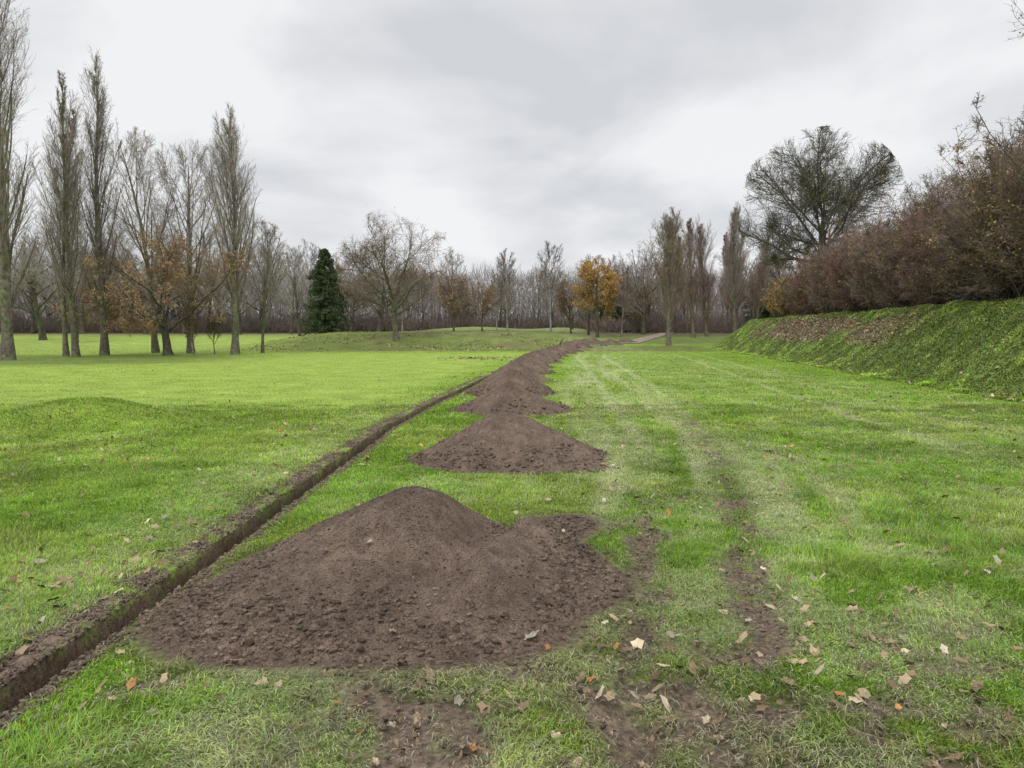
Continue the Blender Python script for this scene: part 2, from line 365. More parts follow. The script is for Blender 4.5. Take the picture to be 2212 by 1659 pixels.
# ------------------------------------------------------------------ fallen leaves
def leaf_outline(n,lob,amp=.07):
    a=np.linspace(0,2*np.pi,n,endpoint=False)
    rr=.40+amp*np.cos(lob*a)+.05*np.cos(2*a)
    return np.stack([rr*np.cos(a)*1.2,rr*np.sin(a)*.78],-1)
LC=[(.25,.175,.105),(.33,.245,.155),(.50,.41,.28),(.42,.20,.07),(.15,.10,.06),(.38,.33,.25)]
leaf_me=[]
for i,c in enumerate(LC):
    r=np.random.default_rng(300+i)
    o2=leaf_outline(26,(7,9,5,7,8,6)[i],.06+.03*(i%2))*(1+.22*(r.random((26,1))-.5))
    v=[(0,0,0)]+[(a,b,0) for a,b in o2*.5]+[(a,b,0) for a,b in o2]
    v=np.array(v); v[:,2]=(.6+1.0*r.random())*v[:,1]**2+.6*v[:,0]**2*(r.random()-.2)+.14*(r.random(len(v))-.5)
    tri=[(0,1+k,1+(k+1)%26) for k in range(26)]; qd=[(1+k,27+k,27+(k+1)%26,1+(k+1)%26) for k in range(26)]
    b=len(v); v=np.vstack([v,[[.5,.012,.02],[.5,-.012,.02],[.85,-.01,.06],[.85,.01,.06]]]); qd.append((b,b+1,b+2,b+3))
    leaf_me.append(build_mesh("fallen_leaf",v,quads=qd,tris=tri,smooth=True,mats=[material("dead_leaf",c,ns=6,lo=.55,hi=1.4,bump=.3,rough=.55,transl=.15)]))
r=np.random.default_rng(77)
pts=[]
for (x,y,m,s) in ((-1.60,3.34,2,.085),(-1.32,3.42,1,.06),(-1.10,4.25,2,.075),(-.86,4.38,2,.05),(-.60,3.62,1,.06),(-.52,3.42,4,.08),(.18,3.60,3,.07),(.10,3.7,5,.08),(-.18,3.52,4,.04),(.36,5.1,2,.04)):
    pts.append((x,y,m,s))
N=12000; yy=(2.2**.8+(44**.8-2.2**.8)*r.random(N))**(1/.8); xx=(r.random(N)*2-1)*.78*yy
dn=fbm(xx*.6,yy*.6,3,78)
_,md,pl,fr,smm,_=field(xx,yy)
dens=.32+.9*ss(.5,.75,dn)+.5*md*(yy<6)+.9*(yy<4.4)
dens=dens*(1-.93*fr)*np.where(smm>.3,.02,1); dens=dens+.8*np.exp(-((xx+7.8)/2.5)**2-((yy-12.0)/1.)**2)
dens=dens+.9*np.exp(-((xx-tx(yy)+.40)/.28)**2)*(yy<9)
k=(r.random(N)<dens*.6)&(np.abs(xx-tx(yy))>.2)
xx,yy=xx[k],yy[k]; o=np.argsort(yy); xx,yy=xx[o],yy[o]
NI=285
for x,y in zip(xx[:NI],yy[:NI]): pts.append((x,y,int(r.choice([0,1,2,3,4,5],p=[.32,.22,.07,.05,.24,.10])),.020+.044*r.random()**1.3))
for (x,y,m,s) in pts:
    h=max(0,float(heap1(np.array([x]),np.array([y]))[0])) if y<6.6 else 0
    o=bpy.data.objects.new("fallen_leaf",leaf_me[m]); COL.objects.link(o)
    o.location=(x,y,float(zf(np.array([x]),np.array([y]))[0])+h+.02); o.scale=(s,s*(.7+.5*r.random()),s*1.1)
    o.rotation_euler=(r.normal()*.25,r.normal()*.25,r.random()*6.28)
    o["label"]="curled dead "+["brown","brown","pale tan","orange","dark brown","grey brown"][m]+" leaf lying on "+("the soil" if h>0 else "the grass"); o["category"]="leaf"; o["group"]="fallen leaves on the grass"
def leaf_stuff(name,xs,ys,size,label,seed,lift=.03):
    r=np.random.default_rng(seed); n=len(xs); o8=leaf_outline(10,5)
    P=np.stack([xs,ys,zf(xs,ys)+lift],-1)
    a=r.random(n)*6.28; tl=r.normal(size=(n,2))*.4
    u=np.stack([np.cos(a),np.sin(a),tl[:,0]],-1); v=np.stack([-np.sin(a),np.cos(a),tl[:,1]],-1)
    s=(size*(.5+.9*r.random(n)))[:,None,None]
    W=P[:,None]+s*(o8[None,:,0:1]*u[:,None]+o8[None,:,1:2]*v[:,None])
    W[:,:,2]+=(s[:,:,0]*.15*(r.random((n,10))-.3))
    W=np.concatenate([P[:,None],W],1)
    f=np.array([(0,1+k,1+(k+1)%10) for k in range(10)])
    F=(f[None]+np.arange(n)[:,None,None]*11).reshape(-1,3)
    cc=np.repeat(np.array(LC)[r.choice(6,n,p=[.3,.22,.07,.06,.24,.11])]*(.7+.6*r.random((n,1))),11,0)
    add_obj(name,build_mesh(name,W.reshape(-1,3),tris=F,cols=cc,mats=[ML]),kind="stuff",label=label,category="leaves")
ML=material("leaf_litter_mat",ns=5,bump=0,rough=.7)
leaf_stuff("leaf_litter",xx[NI:],yy[NI:],.055,"scattered dead brown leaves on green grass",9)
N=80000; yb=10+58*r.random(N)**1.3; bb=r.random(N)*3.6-.4; xb=np.interp(yb,BY,BX)+bb
_,_,_,_,_,lpb=field(xb,yb); k=r.random(N)<(.022+.40*lpb)
leaf_stuff("leaf_litter",xb[k],yb[k],.09,"brown fallen leaves caught on the grassy bank",10,.07)
N=5000; xb=-22+30*r.random(N); yb=59+9*r.random(N); k=fbm(xb*.3,yb*.6,3,67)>.5
leaf_stuff("leaf_litter",xb[k],yb[k],.11,"brown fallen leaves below the oak on a slope",12,.04)
xb=-1.0+2.6*(r.random(260)+r.random(260)-1)*1.0-1.2; yb=43+1.2*r.normal(size=260)
leaf_stuff("leaf_litter",xb,yb,.12,"small patch of brown leaves on mown grass",13,.03)
# ------------------------------------------------------------------ trees
def nrm(v): return v/np.maximum(np.linalg.norm(v,axis=-1,keepdims=True),1e-9)
def poly(st,d,L,S,wig,trop,r):
    N=len(st); P=np.empty((N,S+1,3)); P[:,0]=st; d=nrm(d)
    for i in range(S):
        d=nrm(d+r.normal(0,wig,(N,3))+np.array([0,0,trop])); P[:,i+1]=P[:,i]+d*(L/S)[:,None]
    return P
def kids(P,R,pl,n,t0,t1,a0,a1,rat,env,S,wig,trop,rr,rmin,tf,r):
    N=len(P); t=((np.arange(n)+r.random((N,n)))/n)*(t1-t0)+t0
    S0=P.shape[1]-1; f=t*S0; i=np.minimum(f.astype(int),S0-1); fr=(f-i)
    ix=np.arange(N)[:,None]; A=P[ix,i]; B=P[ix,i+1]; pos=A+(B-A)*fr[...,None]; d=nrm(B-A)
    rad=R[ix,i]*(1-fr)+R[ix,i+1]*fr
    if N==1:
        ph=np.arange(n)*2.4+r.random(n)*.8; u=np.stack([np.cos(ph),np.sin(ph),0*ph],-1)[None]; u=nrm(u-d*(u*d).sum(-1,keepdims=True))
    else: u=nrm(np.cross(d,r.normal(size=d.shape)))
    a=a0+(a1-a0)*r.random((N,n)); cd=np.cos(a)[...,None]*d+np.sin(a)[...,None]*u
    L=pl[:,None]*rat*(1-tf*t)*(.65+.55*r.random((N,n)))
    c,er=env; o=(pos-c)/er; v=(cd+np.array([0,0,trop*1.2]))/er
    aa=(v*v).sum(-1); bb=(o*v).sum(-1); cc=(o*o).sum(-1)-1
    te=(-bb+np.sqrt(np.maximum(bb*bb-aa*cc,0)))/aa; te=np.where((cc>0)&(bb>-.0),.06*pl[:,None],te)
    L=np.minimum(L,np.maximum(te,.1)*(.78+.30*r.random((N,n)))); L=np.maximum(L,.12)
    pos=pos.reshape(-1,3); cd=cd.reshape(-1,3); L=L.ravel(); rs=np.maximum(rad.ravel()*rr,rmin)
    Pn=poly(pos,cd,L,S,wig,trop,r)
    Rn=rs[:,None]*np.linspace(1,.35,S+1)[None]; Rn=np.maximum(Rn,rmin*.7)
    return Pn,Rn,L
def tubes(P,R,k):
    N,S1,_=P.shape
    D=np.empty_like(P); D[:,1:-1]=P[:,2:]-P[:,:-2]; D[:,0]=P[:,1]-P[:,0]; D[:,-1]=P[:,-1]-P[:,-2]; D=nrm(D)
    ov=nrm(P[:,-1]-P[:,0]); ref=np.zeros_like(ov); ref[np.arange(N),np.argmin(np.abs(ov),1)]=1
    U=nrm(np.cross(D,ref[:,None])); W=np.cross(D,U)
    th=np.arange(k)/k*2*np.pi
    V=P[:,:,None]+R[:,:,None,None]*(np.cos(th)[:,None]*U[:,:,None]+np.sin(th)[:,None]*W[:,:,None])
    I=np.arange(N*S1*k).reshape(N,S1,k); J=np.roll(I,-1,2)
    F=np.stack([I[:,:-1],J[:,:-1],J[:,1:],I[:,1:]],-1).reshape(-1,4)
    return V.reshape(-1,3),F
class Acc:
    def __init__(s): s.V=[];s.F=[];s.M=[];s.n=0
    def add(s,V,F,m=0): s.V.append(V);s.F.append(F+s.n);s.M.append(np.full(len(F),m));s.n+=len(V)
    def mesh(s,name,mats,smooth=True): return build_mesh(name,np.concatenate(s.V),quads=np.concatenate(s.F),mats=mats,fm=np.concatenate(s.M),smooth=smooth)
def leafq(pos,size,r):
    n=len(pos); u=nrm(r.normal(size=(n,3))); v=nrm(np.cross(u,r.normal(size=(n,3)))); s=(size*(.6+.8*r.random(n)))[:,None]
    return np.stack([pos-u*s,pos+v*s*.6,pos+u*s,pos-v*s*.6],1).reshape(-1,3),np.arange(n*4).reshape(-1,4)
MBK=material("bark",(.165,.138,.112),ns=5,lo=.5,hi=1.5,bump=.8,bd=.05,tint=(.140,.150,.088))
MBKd=material("bark_dark",(.100,.084,.066),ns=5,lo=.5,hi=1.5,bump=.8,bd=.05,tint=(.095,.10,.06))
MBI=material("birch_bark",(.38,.36,.33),ns=7,lo=.4,hi=1.2,bump=.5,bd=.03,tint=(.26,.24,.21))
MTW=material("twig_brown",(.195,.157,.130),ns=3,bump=0)
MTP=material("twig_tan",(.285,.245,.210),ns=3,bump=0)
MTD=material("twig_dark",(.120,.112,.085),ns=3,bump=0)
MTR=material("twig_red",(.270,.200,.170),ns=3,bump=0)
MTH=material("twig_hedge",(.220,.165,.135),ns=1.2,lo=.5,hi=1.5,bump=0,tint=(.17,.125,.11))
MTPU=material("twig_purple",(.205,.125,.115),ns=1.2,lo=.5,hi=1.5,bump=0,tint=(.18,.14,.11))
MTF=material("twig_far_haze",(.305,.275,.250),ns=3,bump=0)  # distance haze painted in: far twigs made paler and greyer
ML1=material("leaf_orange",(.44,.260,.12),ns=2.5,lo=.5,hi=1.4,bump=0,transl=.25)
ML2=material("leaf_yellow",(.56,.37,.12),ns=2.5,lo=.5,hi=1.4,bump=0,transl=.3)
ML3=material("leaf_redbrown",(.25,.115,.08),ns=2.5,lo=.5,hi=1.4,bump=0,transl=.2)
ML4=material("leaf_olive",(.31,.28,.08),ns=2.5,lo=.5,hi=1.4,bump=0,transl=.2)
ML5=material("leaf_palebrown",(.40,.285,.18),ns=2.5,lo=.5,hi=1.4,bump=0,transl=.2)
MIV=material("conifer_needles",(.062,.090,.040),ns=3,lo=.5,hi=1.6,bump=0)
def squash(P,env,k):
    q=(P-env[0])/env[1]; m=np.linalg.norm(q,axis=-1,keepdims=True)
    m2=np.where(m>1,1+(m-1)*k,m)
    return env[0]+q/np.maximum(m,1e-6)*m2*env[1]
def tree_meshes(kind,H,W,seed,twig,bark,leaf=None,nleaf=0,lsz=.1,leafz=(0,1),dens=1.,tw=.010,base=None,R0=None,trunk_t=None,n4=None,n5=None,dome=None,amax=1.25,trop2=.05,fork=None):
    r=np.random.default_rng(seed); T=Acc(); Cn=Acc()
    if kind=='poplar':
        b=base if base is not None else .10
        env=(np.array([0,0,H*(b+(1-b)*.44)]),np.array([W/2,W/2,H*(1-b)*.575]))
        R0=R0 or H*.014
        P=poly(np.zeros((1,3)),np.array([[r.normal()*.03,r.normal()*.03,1.]]),np.array([H*.93]),14,.03,.04,r); R=R0*(np.linspace(1,.05,15)**1.0)[None]; R[0,0]*=1.4
        P2,R2,L2=kids(P,R,np.array([H]),int(34*dens),b,.97,.20,.50,.42,env,8,.045,.10,.34,.016,.5,r)
        P3,R3,L3=kids(P2,R2,L2,int(12*dens),.10,.98,.22,.55,.50,env,4,.06,.10,.42,tw*1.1,.4,r)
        P4,R4,L4=kids(P3,R3,L3,n4 or 7,.1,1,.3,.7,.5,env,3,.08,.08,.55,tw*.75,.3,r)
        P5,R5,L5=kids(P4,R4,L4,n5 or 2,.2,1,.3,.8,.6,env,1,.1,.05,.7,tw*.6,.3,r)
    elif kind=='fan':
        b=base or .16
        env=(np.array([0,0,H*.56]),np.array([W/2,W/2,H*.46]))
        R0=R0 or H*.015
        P=poly(np.zeros((1,3)),np.array([[r.normal()*.04,r.normal()*.04,1.]]),np.array([H*.9]),12,.035,.04,r); R=R0*(np.linspace(1,.07,13)**.9)[None]; R[0,0]*=1.35
        P2,R2,L2=kids(P,R,np.array([H]),int(22*dens),b,.95,.4,.85,.62,env,8,.05,.11,.38,.018,.5,r)
        P3,R3,L3=kids(P2,R2,L2,int(11*dens),.18,.98,.3,.75,.45,env,4,.08,.07,.45,tw*1.2,.4,r)
        P4,R4,L4=kids(P3,R3,L3,n4 or 7,.1,1,.35,.85,.5,env,3,.1,.05,.6,tw*.85,.3,r)
        P5,R5,L5=kids(P4,R4,L4,n5 or 3,.2,1,.3,.8,.6,env,1,.1,.02,.7,tw*.7,.3,r)
    elif kind=='oak':
        b=base or .16
        zc=(b*.75+1)/2
        env=(np.array([0,0,H*zc]),np.array([W/2,W/2,H*(1-zc)]))
        R0=R0 or H*.024; tt=trunk_t or .5
        P=poly(np.zeros((1,3)),np.array([[r.normal()*.05,r.normal()*.05,1.]]),np.array([H*tt]),7,.06,.03,r); R=R0*(np.linspace(1,.42,8))[None]; R[0,0]*=1.35
        P2,R2,L2=kids(P,R,np.array([H*1.2]),int(13*dens),fork or b/tt,1,.20,amax,.7,env,9,.10,trop2,.46,.04,.1,r)
        P3,R3,L3=kids(P2,R2,L2,int(11*dens),.2,1,.45,1.05,.5,env,6,.15,trop2,.48,tw*2,.35,r)
        P4,R4,L4=kids(P3,R3,L3,n4 or 9,.15,1,.4,1.1,.48,env,4,.17,.04,.55,tw*1.1,.3,r)
        P5,R5,L5=kids(P4,R4,L4,n5 or 4,.2,1,.4,1.,.55,env,2,.18,.03,.7,tw*.8,.3,r)
        if dome is not None:
            L4b=np.maximum(L4,.8); P5,R5,L5=kids(P4,R4,L4b,n5 or 4,.2,1,.3,1.1,.8,(env[0],env[1]*1.08),3,.2,.03,.7,tw*.8,.2,r)
    elif kind=='shrub':
        n=int(38*dens); a=r.random(n)*6.28; q=np.sqrt(r.random(n))*W*.28
        st=np.stack([q*np.cos(a),q*np.sin(a),0*a-.1],-1)
        env=(np.array([0,0,H*.42]),np.array([W/2,W/2,H*.58]))
        d=np.stack([np.cos(a)*.35,np.sin(a)*.35,1+0*a],-1)+r.normal(0,.15,(n,3)); Ls=H*(.60+.46*r.random(n))*(1-.25*q/(W*.28))
        P=poly(st,d,Ls,6,.12,.0,r); R=(.018+.016*r.random(n))[:,None]*np.linspace(1,.25,7)[None]
        P2,R2,L2=kids(P,R,Ls,10,.08,1,.4,1.2,.50,env,5,.14,.04,.55,tw*1.5,.3,r)
        P3,R3,L3=kids(P2,R2,L2,8,.1,1,.4,1.2,.55,env,3,.16,.02,.6,tw*1.1,.3,r)
        P4,R4,L4=kids(P3,R3,L3,n4 or 5,.2,1,.4,1.1,.6,env,2,.18,.01,.7,tw*.9,.3,r)
        P5=P4[:1];R5=R4[:1]
    if dome is not None:
        P2,P3,P4,P5=[squash(p,env,dome) for p in (P2,P3,P4,P5)]
        if kind=='shrub': P=squash(P,env,dome)
    V,F=tubes(P,R,9 if kind!='shrub' else 4); T.add(V,F)
    if kind!='shrub': V,F=tubes(P2,R2,5); T.add(V,F)
    else: V,F=tubes(P2,R2,3); Cn.add(V,F)
    for a,bb in ((P3,R3),(P4,R4),(P5,R5)):
        V,F=tubes(a,bb,3); Cn.add(V,F)
    mats=[twig]
    if leaf is not None:
        leaf=leaf if isinstance(leaf,list) else [leaf]
        E=np.concatenate([P4[:,-1],P4[:,1],P5[:,-1],P3[:,-1]]); zz=E[:,2]/H
        k=(zz>=leafz[0])&(zz<=leafz[1]); E=E[k]
        cl=fbm(E[:,0]*1.1+E[:,2]*.7,E[:,1]*1.1+E[:,2]*.9,3,seed+4)
        pr=np.clip((cl-.35)*3,.03,1)**1.5*np.clip((leafz[1]-E[:,2]/H)/.15,.1,1); pr/=pr.sum()
        sel=r.choice(len(E),nleaf,p=pr)
        pos=E[sel]+r.normal(0,lsz*1.6,(nleaf,3))
        h=np.arange(nleaf)%len(leaf)
        if kind=='shrub':
            h=(fbm(pos[:,0]*1.5+pos[:,2],pos[:,1]*1.5+pos[:,2]*.7,2,seed+8)*len(leaf)*1.6-.3*len(leaf)+r.random(nleaf)*.8).astype(int).clip(0,len(leaf)-1)
        for m in range(len(leaf)):
            if (h==m).sum()==0: continue
            V,F=leafq(pos[h==m],lsz,r); Cn.add(V,F,m+1)
        mats=mats+leaf
    return T.mesh("trunk",[bark]),Cn.mesh("crown",mats,smooth=False)
def place(meshes,name,label,cat,x,y,sc=1.,rz=0.,group=None,sink=.08,sz=None,parts=("trunk","crown")):
    z=float(zf(np.array([float(x)]),np.array([float(y)]))[0])-sink
    e=bpy.data.objects.new(name,None); COL.objects.link(e); e.location=(x,y,z); e.rotation_euler=(0,0,rz); e.scale=(sc,sc,sz or sc); e.empty_display_size=.3
    e["label"]=label; e["category"]=cat
    if group: e["group"]=group
    for pn,m in zip(parts,meshes):
        o=bpy.data.objects.new(pn,m); COL.objects.link(o); o.parent=e
    return e
RW="row of tall bare trees beside the fairway"
place(tree_meshes('poplar',23.5,4.4,1,MTP,MBK,base=.10,R0=.30),"poplar_tree","very tall narrow bare poplar with thick trunk","tree",-27.6,40.5,group=RW)
place(tree_meshes('poplar',17.6,3.4,2,MTP,MBK,base=.13,R0=.20),"poplar_tree","tall bare poplar with several upright stems","tree",-26.8,45.5,group=RW)
place(tree_meshes('poplar',16.6,3.2,52,MTP,MBK,base=.16,R0=.16),"poplar_tree","slim bare poplar stem close to its neighbour","tree",-27.9,46.3,group=RW)
place(tree_meshes('poplar',19.9,3.1,3,MTP,MBK,base=.10,dens=1.1,R0=.25),"poplar_tree","slender bare lombardy poplar with twiggy crown","tree",-26.7,48.5,group=RW)
place(tree_meshes('poplar',16.8,4.4,4,MTP,MBK,base=.18,dens=1.15,R0=.25),"poplar_tree","tall bare poplar with fine upswept branches","tree",-18.9,50.5,group=RW)
place(tree_meshes('fan',9.4,8.4,53,MTP,MBK,R0=.12,dens=.8),"lime_tree","bare tree with thin widely fanning branches","tree",-18.2,54,group=RW)
place(tree_meshes('fan',15.9,8.6,5,MTP,MBK,R0=.24),"lime_tree","bare grey tree with upright fanning branches","tree",-26.0,54,group=RW)
place(tree_meshes('fan',14.9,8.8,6,MTP,MBK,R0=.24),"lime_tree","bare grey tree with upright fanning branches","tree",-23.0,53.0,group=RW)
place(tree_meshes('oak',8.6,13.0,7,MTW,MBKd,leaf=[ML1,ML5,ML5],nleaf=15000,lsz=.062,leafz=(.12,.95),base=.17,R0=.30,trunk_t=.4,dens=.95,trop2=.01,amax=1.45),"oak_tree","low spreading oak holding orange brown leaves","tree",-22.9,49.2)
place(tree_meshes('fan',3.6,1.8,8,MTW,MBI,dens=.7,leaf=ML1,nleaf=400,lsz=.06),"birch_tree","small slender young tree with pale trunk","tree",-21.5,50.0)
place(tree_meshes('fan',2.6,2.4,9,MTW,MBKd,dens=.6,base=.3),"bare_bush","small bare fan shaped tree on the grass","bush",-20.4,50.8)
OK1=tree_meshes('oak',11.4,10.2,10,MTW,MBK,leaf=[ML5,ML1],nleaf=3000,lsz=.055,base=.22,fork=.34,R0=.26,dens=1.25,n5=4,dome=.25,trop2=.015,amax=1.5)
place(OK1,"oak_tree","rounded bare oak standing on the low bank","tree",-9.9,63.5,sc=1.0)
OK2=tree_meshes('oak',18.9,14.6,61,MTD,MBKd,base=.34,fork=.45,R0=.46,dens=1.8,tw=.015,leaf=ML4,nleaf=9000,lsz=.05,n4=10,n5=5,dome=.06,trop2=.0,amax=1.6,trunk_t=.62)
place(OK2,"oak_tree","large dark rounded bare oak behind the hedge","tree",28.6,70)
F3=tree_meshes('fan',12.6,7.2,12,MTW,MBK,R0=.22,dens=1.15,leaf=ML4,nleaf=2500,lsz=.05)
place(F3,"lime_tree","bare tree with dense rounded upright crown","tree",14.6,69)
P5m=tree_meshes('poplar',13.2,2.8,13,MTP,MBK,base=.2,tw=.010); P6m=tree_meshes('poplar',13.2,4.4,14,MTR,MBK,base=.08,tw=.011)
for (x,y,m,s,l) in ((24.2,80,P5m,1.13,"narrow bare poplar with visible trunk"),(20.6,84,P6m,1.08,"reddish bare poplar in a dense group"),(22.6,86,P6m,1.05,"reddish bare poplar in a dense group"),(17.6,84,P6m,1.12,"reddish bare poplar in a dense group"),(26.5,88,P6m,1.0,"reddish bare poplar in a dense group"),(19.0,90,P6m,.98,"reddish bare poplar in a dense group"),(29.5,90,P6m,1.0,"reddish bare poplar in a dense group")):
    place(m,"poplar_tree",l,"tree",x,y,sc=s,rz=x*3.,group="bare poplars at the wood edge")
place(tree_meshes('oak',11,7.0,15,MTW,MBKd,leaf=[ML2,ML2,ML1,ML2],nleaf=15000,lsz=.095,base=.14,R0=.2,trunk_t=.75,trop2=.02),"maple_tree","autumn tree full of golden orange leaves","tree",9.7,84,sc=.85)
OM=tree_meshes('oak',8,6,16,MTW,MBKd,leaf=[ML1,ML5,ML5],nleaf=2200,lsz=.09,base=.2,R0=.14)
for (x,y,s) in ((-6.3,80,.85),(-3.6,90,.8),(-44,75,.8),(7.4,93,.9),(16,96,.8)): place(OM,"oak_tree","small oak still holding some orange brown leaves","tree",x,y,sc=s,rz=x)
BI=tree_meshes('fan',9.5,3.6,17,MTW,MBI,dens=.9,R0=.10)
for (x,y,s) in ((-.5,82,1.0),(4.6,88,1.2),(-2.0,96,.8),(12.7,86,.9),(-13,88,.9)): place(BI,"birch_tree","slender bare birch with pale trunk","tree",x,y,sc=s,rz=x*2,group="birches at the wood edge")
def conifer(H,W,seed):
    r=np.random.default_rng(seed); T=Acc(); Cn=Acc()
    P=poly(np.zeros((1,3)),np.array([[0,0,1.]]),np.array([H*.97]),8,.01,.02,r); R=(H*.022*np.linspace(1,.08,9))[None]
    V,F=tubes(P,R,8); T.add(V,F)
    n=420; z=H*(.04+.94*np.sort(r.random(n))); a=r.random(n)*6.28; L=W/2*(1-z/H)**.62*(.65+.55*r.random(n))*np.minimum(1,.75+z/H*2)
    st=np.stack([0*z,0*z,z],-1); d=np.stack([np.cos(a),np.sin(a),-.05+.3*r.random(n)],-1)
    Pb=poly(st,d,L,5,.05,-.06,r); V,F=tubes(Pb,np.full((n,6),.02),3); Cn.add(V,F,0)
    m=80; t=r.random((n,m))**.6; f=t*5; i=np.minimum(f.astype(int),4); fr=(f-i)[...,None]; ix=np.arange(n)[:,None]
    pos=Pb[ix,i]*(1-fr)+Pb[ix,i+1]*fr+r.normal(0,.10,(n,m,3))*np.array([1,1,1.2])-np.array([0,0,.08])
    V,F=leafq(pos.reshape(-1,3),.09,r); Cn.add(V,F,1)
    return T.mesh("trunk",[MBKd]),Cn.mesh("crown",[MTD,MIV],smooth=False)
CF=conifer(10.6,7.0,18)
place(CF,"conifer_tree","dense dark green conical conifer","tree",-20.1,80,sc=.88)
for (x,y,s) in ((14,108,.9),(16.5,106,.8),(34,100,1.0),(19,112,.85),(-8,118,.8)): place(CF,"conifer_tree","dark green conifer at the wood edge","tree",x,y,sc=s,rz=x,sz=s*.95)
VAR=[tree_meshes('fan',11.5,6.5,21,MTF,MBKd,dens=.85,tw=.012),tree_meshes('oak',10.5,8.5,22,MTF,MBKd,dens=.85,tw=.012),tree_meshes('fan',10.5,5.,23,MTR,MBKd,dens=.85,tw=.012),tree_meshes('oak',11.5,7.5,24,MTF,MBKd,dens=.85,tw=.012)]
place(VAR[1],"oak_tree","bare rounded tree beyond the poplar row","tree",-50,79,sc=1.32,rz=1)
place(VAR[0],"lime_tree","bare tree with rounded fanning crown","tree",-24.6,86,sc=.9,rz=2)
r=np.random.default_rng(91)
for row,(yb,n) in enumerate(((93,18),(101,28),(110,36))):
    for i in range(n):
        x=-78+(i+r.random()*.9)*(78+42)/n; y=yb+r.normal()*2.5
        if abs(x+3)<9 and y<108: continue
        hs=.72+.40*r.random()
        if x<-30: hs*=1.15
        if 20<x: hs*=1.08
        v=int(r.integers(4)) if x<12 else int(r.choice([0,2,2,3]))
        place(VAR[v],"bare_tree","bare grey brown woodland tree","tree",x,y,sc=hs,rz=r.random()*6.28,group="bare trees of the wood edge")
N=68000; r=np.random.default_rng(92); x=-130+230*r.random(N); y=118+14*r.random(N); hh=7.6+3.0*fbm(x*.12,y*.12,3,93)+2.4*fbm(x*.6,y*.3,2,94)
z0=zf(x,y)+hh*r.random(N)**1.3*.85
d=np.stack([r.normal(0,.5,N),r.normal(0,.4,N),np.abs(r.normal(1,.4,N))],-1); L=1.0+1.6*r.random(N)
P=poly(np.stack([x,y,z0],-1),d,L,2,.2,.03,r); V,F=tubes(P,np.full((N,3),.032)*np.array([1,.8,.4]),3); A=Acc(); A.add(V,F)
n=700; x=-130+230*r.random(n); y=116+14*r.random(n); P=poly(np.stack([x,y,zf(x,y)],-1),np.stack([r.normal(0,.06,n),0*x,1+0*x],-1),6+2*r.random(n),3,.04,.02,r)
V,F=tubes(P,np.full((n,4),.14)*np.linspace(1,.4,4),4); A.add(V,F)
add_obj("woodland",A.mesh("woodland",[MTF]),kind="stuff",label="distant bare grey brown winter wood",category="woodland")
N=60000; x=-100+165*r.random(N); y=97+20*r.random(N); hz=2.2*fbm(x*.3,y*.3,3,95)**1.5
k=~((np.abs(x+2)<12)&(y<110)); x,y,hz=x[k],y[k],hz[k]; n=len(x)
d=np.stack([r.normal(0,.6,n),r.normal(0,.4,n),np.abs(r.normal(1,.3,n))],-1)
P=poly(np.stack([x,y,zf(x,y)+hz*r.random(n)*1.5],-1),d,.6+1.0*r.random(n),1,.2,.0,r); V,F=tubes(P,np.full((n,2),.03)*np.array([1,.5]),3); A=Acc(); A.add(V,F)
add_obj("undergrowth",A.mesh("undergrowth",[MTW]),kind="stuff",label="low brown brush beneath the woodland trees",category="undergrowth")
# ------------------------------------------------------------------ hedge on the bank
SH1=[tree_meshes('shrub',5.2,5.0,31+i,MTPU,MBKd,dens=1.05,tw=.0075,leaf=[ML3,ML3,ML5,ML4],nleaf=3200,lsz=.04,dome=.9) for i in range(3)]
SH2=[tree_meshes('shrub',6.6,5.4,35+i,MTH,MBKd,dens=1.0,tw=.0065,leaf=[ML3,ML5,ML4,ML2],nleaf=3200,lsz=.036,leafz=(.1,.95),dome=1.0) for i in range(3)]
SH3=tree_meshes('shrub',3.6,3.6,39,MTW,MBKd,dens=.9,leaf=[ML4,ML2],nleaf=6000,lsz=.055)
r=np.random.default_rng(55)
HG="shrubs of the hedge on the bank"
hed=[(22.5,60,SH3,1.0),(21.6,56,SH3,1.05),(22.0,53,0,.95),(21.2,50,0,1.0),(20.8,46.5,0,1.05),(20.2,43,2,.88),(19.8,40,0,1.1),(19.2,37,0,1.05),(18.9,34.3,1,.92),(18.6,31.8,1,1.0),(18.2,29.4,0,1.15),(17.9,27.2,1,1.05),(17.6,25,1,1.1),(17.5,22.6,1,1.15),(17.6,20,1,1.2),
 (24,52,0,1.15),(23.4,47.5,0,1.2),(22.6,43,0,1.2),(22,38.5,1,1.05),(21.5,34.5,1,1.15),(21,31,1,1.2),(20.4,27.5,1,1.28),(19.8,24.8,1,1.32),(19.6,22.0,1,1.3)]
for (x,y,m,s) in hed:
    if m is SH3: mm,lb=SH3,"low shrub with yellow green autumn leaves"
    elif m==0: mm,lb=SH1[int(r.integers(3))],"dense purple red twiggy shrub in the hedge"
    else: mm,lb=SH2[int(r.integers(3))],"tall tangled brown shrub with few yellow leaves"
    place(mm,"hedge_shrub",lb,"shrub",x,y,sc=s*(.93+.10*r.random()),sz=s*(.86+.26*r.random()),rz=r.random()*6.28,group=HG,parts=("stem","crown"))
OV=tree_meshes('oak',14.0,12.4,41,MTD,MBKd,base=.45,R0=.26,dens=.8,tw=.006,leaf=ML4,nleaf=900,lsz=.03,trunk_t=.7)
place(OV,"oak_tree","tall bare oak with high spreading twigs","tree",16.6,18.0)
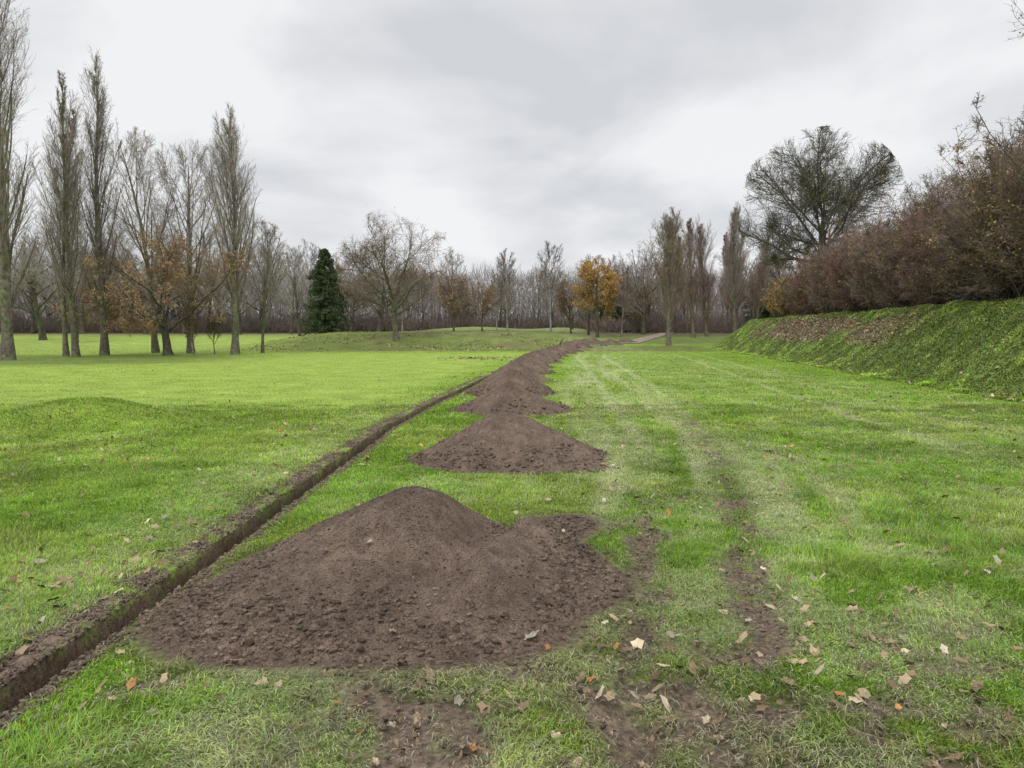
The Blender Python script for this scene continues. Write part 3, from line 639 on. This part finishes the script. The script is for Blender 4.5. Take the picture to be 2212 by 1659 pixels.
# ------------------------------------------------------------------ world, sun, camera
w=bpy.data.worlds.new("World"); SC.world=w; w.use_nodes=True; nt=w.node_tree; N=nt.nodes; L=nt.links
bg=N["Background"]; out=N["World Output"]
el=math.radians(48); az=math.radians(200)
sky=N.new("ShaderNodeTexSky"); sky.sky_type='NISHITA'; sky.sun_disc=False; sky.sun_elevation=el; sky.sun_rotation=az
L.new(sky.outputs[0],bg.inputs[0]); bg.inputs[1].default_value=.004
tc=N.new("ShaderNodeTexCoord"); sp=N.new("ShaderNodeSeparateXYZ"); L.new(tc.outputs["Generated"],sp.inputs[0])
def mth(op,a,b):
    m=N.new("ShaderNodeMath"); m.operation=op
    for i,v in enumerate((a,b)):
        if v is None: continue
        if isinstance(v,(int,float)): m.inputs[i].default_value=v
        else: L.new(v,m.inputs[i])
    return m.outputs[0]
z=mth('ADD',mth('MAXIMUM',sp.outputs[2],0.0),.30)
cx=mth('DIVIDE',sp.outputs[0],z); cy=mth('DIVIDE',sp.outputs[1],z)
cb=N.new("ShaderNodeCombineXYZ"); L.new(cx,cb.inputs[0]); L.new(cy,cb.inputs[1])
mp=N.new("ShaderNodeMapping"); mp.inputs["Location"].default_value=(6.1,2.7,0); mp.inputs["Scale"].default_value=(1.3,1.5,1); mp.inputs["Rotation"].default_value=(0,0,.35); L.new(cb.outputs[0],mp.inputs[0])
n1=N.new("ShaderNodeTexNoise"); n1.inputs["Scale"].default_value=1.2; n1.inputs["Detail"].default_value=6; n1.inputs["Roughness"].default_value=.5; n1.inputs["Distortion"].default_value=.3; L.new(mp.outputs[0],n1.inputs["Vector"])
cr=N.new("ShaderNodeValToRGB"); L.new(n1.outputs["Fac"],cr.inputs[0])
cr.color_ramp.elements[0].position=.37; cr.color_ramp.elements[0].color=(.63,.645,.675,1)
cr.color_ramp.elements[1].position=.60; cr.color_ramp.elements[1].color=(.87,.875,.89,1)
mr=N.new("ShaderNodeMapRange"); mr.inputs["From Min"].default_value=.42; mr.inputs["From Max"].default_value=.95; mr.inputs["To Min"].default_value=1.; mr.inputs["To Max"].default_value=2.2
L.new(sp.outputs[2],mr.inputs["Value"])
b2=N.new("ShaderNodeBackground"); L.new(cr.outputs[0],b2.inputs[0]); L.new(mr.outputs[0],b2.inputs[1])
ad=N.new("ShaderNodeAddShader"); L.new(bg.outputs[0],ad.inputs[0]); L.new(b2.outputs[0],ad.inputs[1]); L.new(ad.outputs[0],out.inputs[0])
sd=bpy.data.lights.new("sun",'SUN'); sd.energy=1.3; sd.angle=math.radians(25); sd.color=(1,.97,.92)
so=bpy.data.objects.new("sun",sd); COL.objects.link(so)
dr=Vector((math.cos(el)*math.sin(az),math.cos(el)*math.cos(az),math.sin(el)))
so.rotation_euler=dr.to_track_quat('Z','Y').to_euler()
cd=bpy.data.cameras.new("camera"); cd.lens=26; cd.sensor_width=36; cd.clip_end=3000; cd.clip_start=.05
co=bpy.data.objects.new("camera",cd); COL.objects.link(co); co.location=(0,0,1.6); co.rotation_euler=(math.radians(90-4.1),0,0)
SC.camera=co
SC.view_settings.view_transform='Standard'; SC.view_settings.look='None'; SC.view_settings.exposure=0
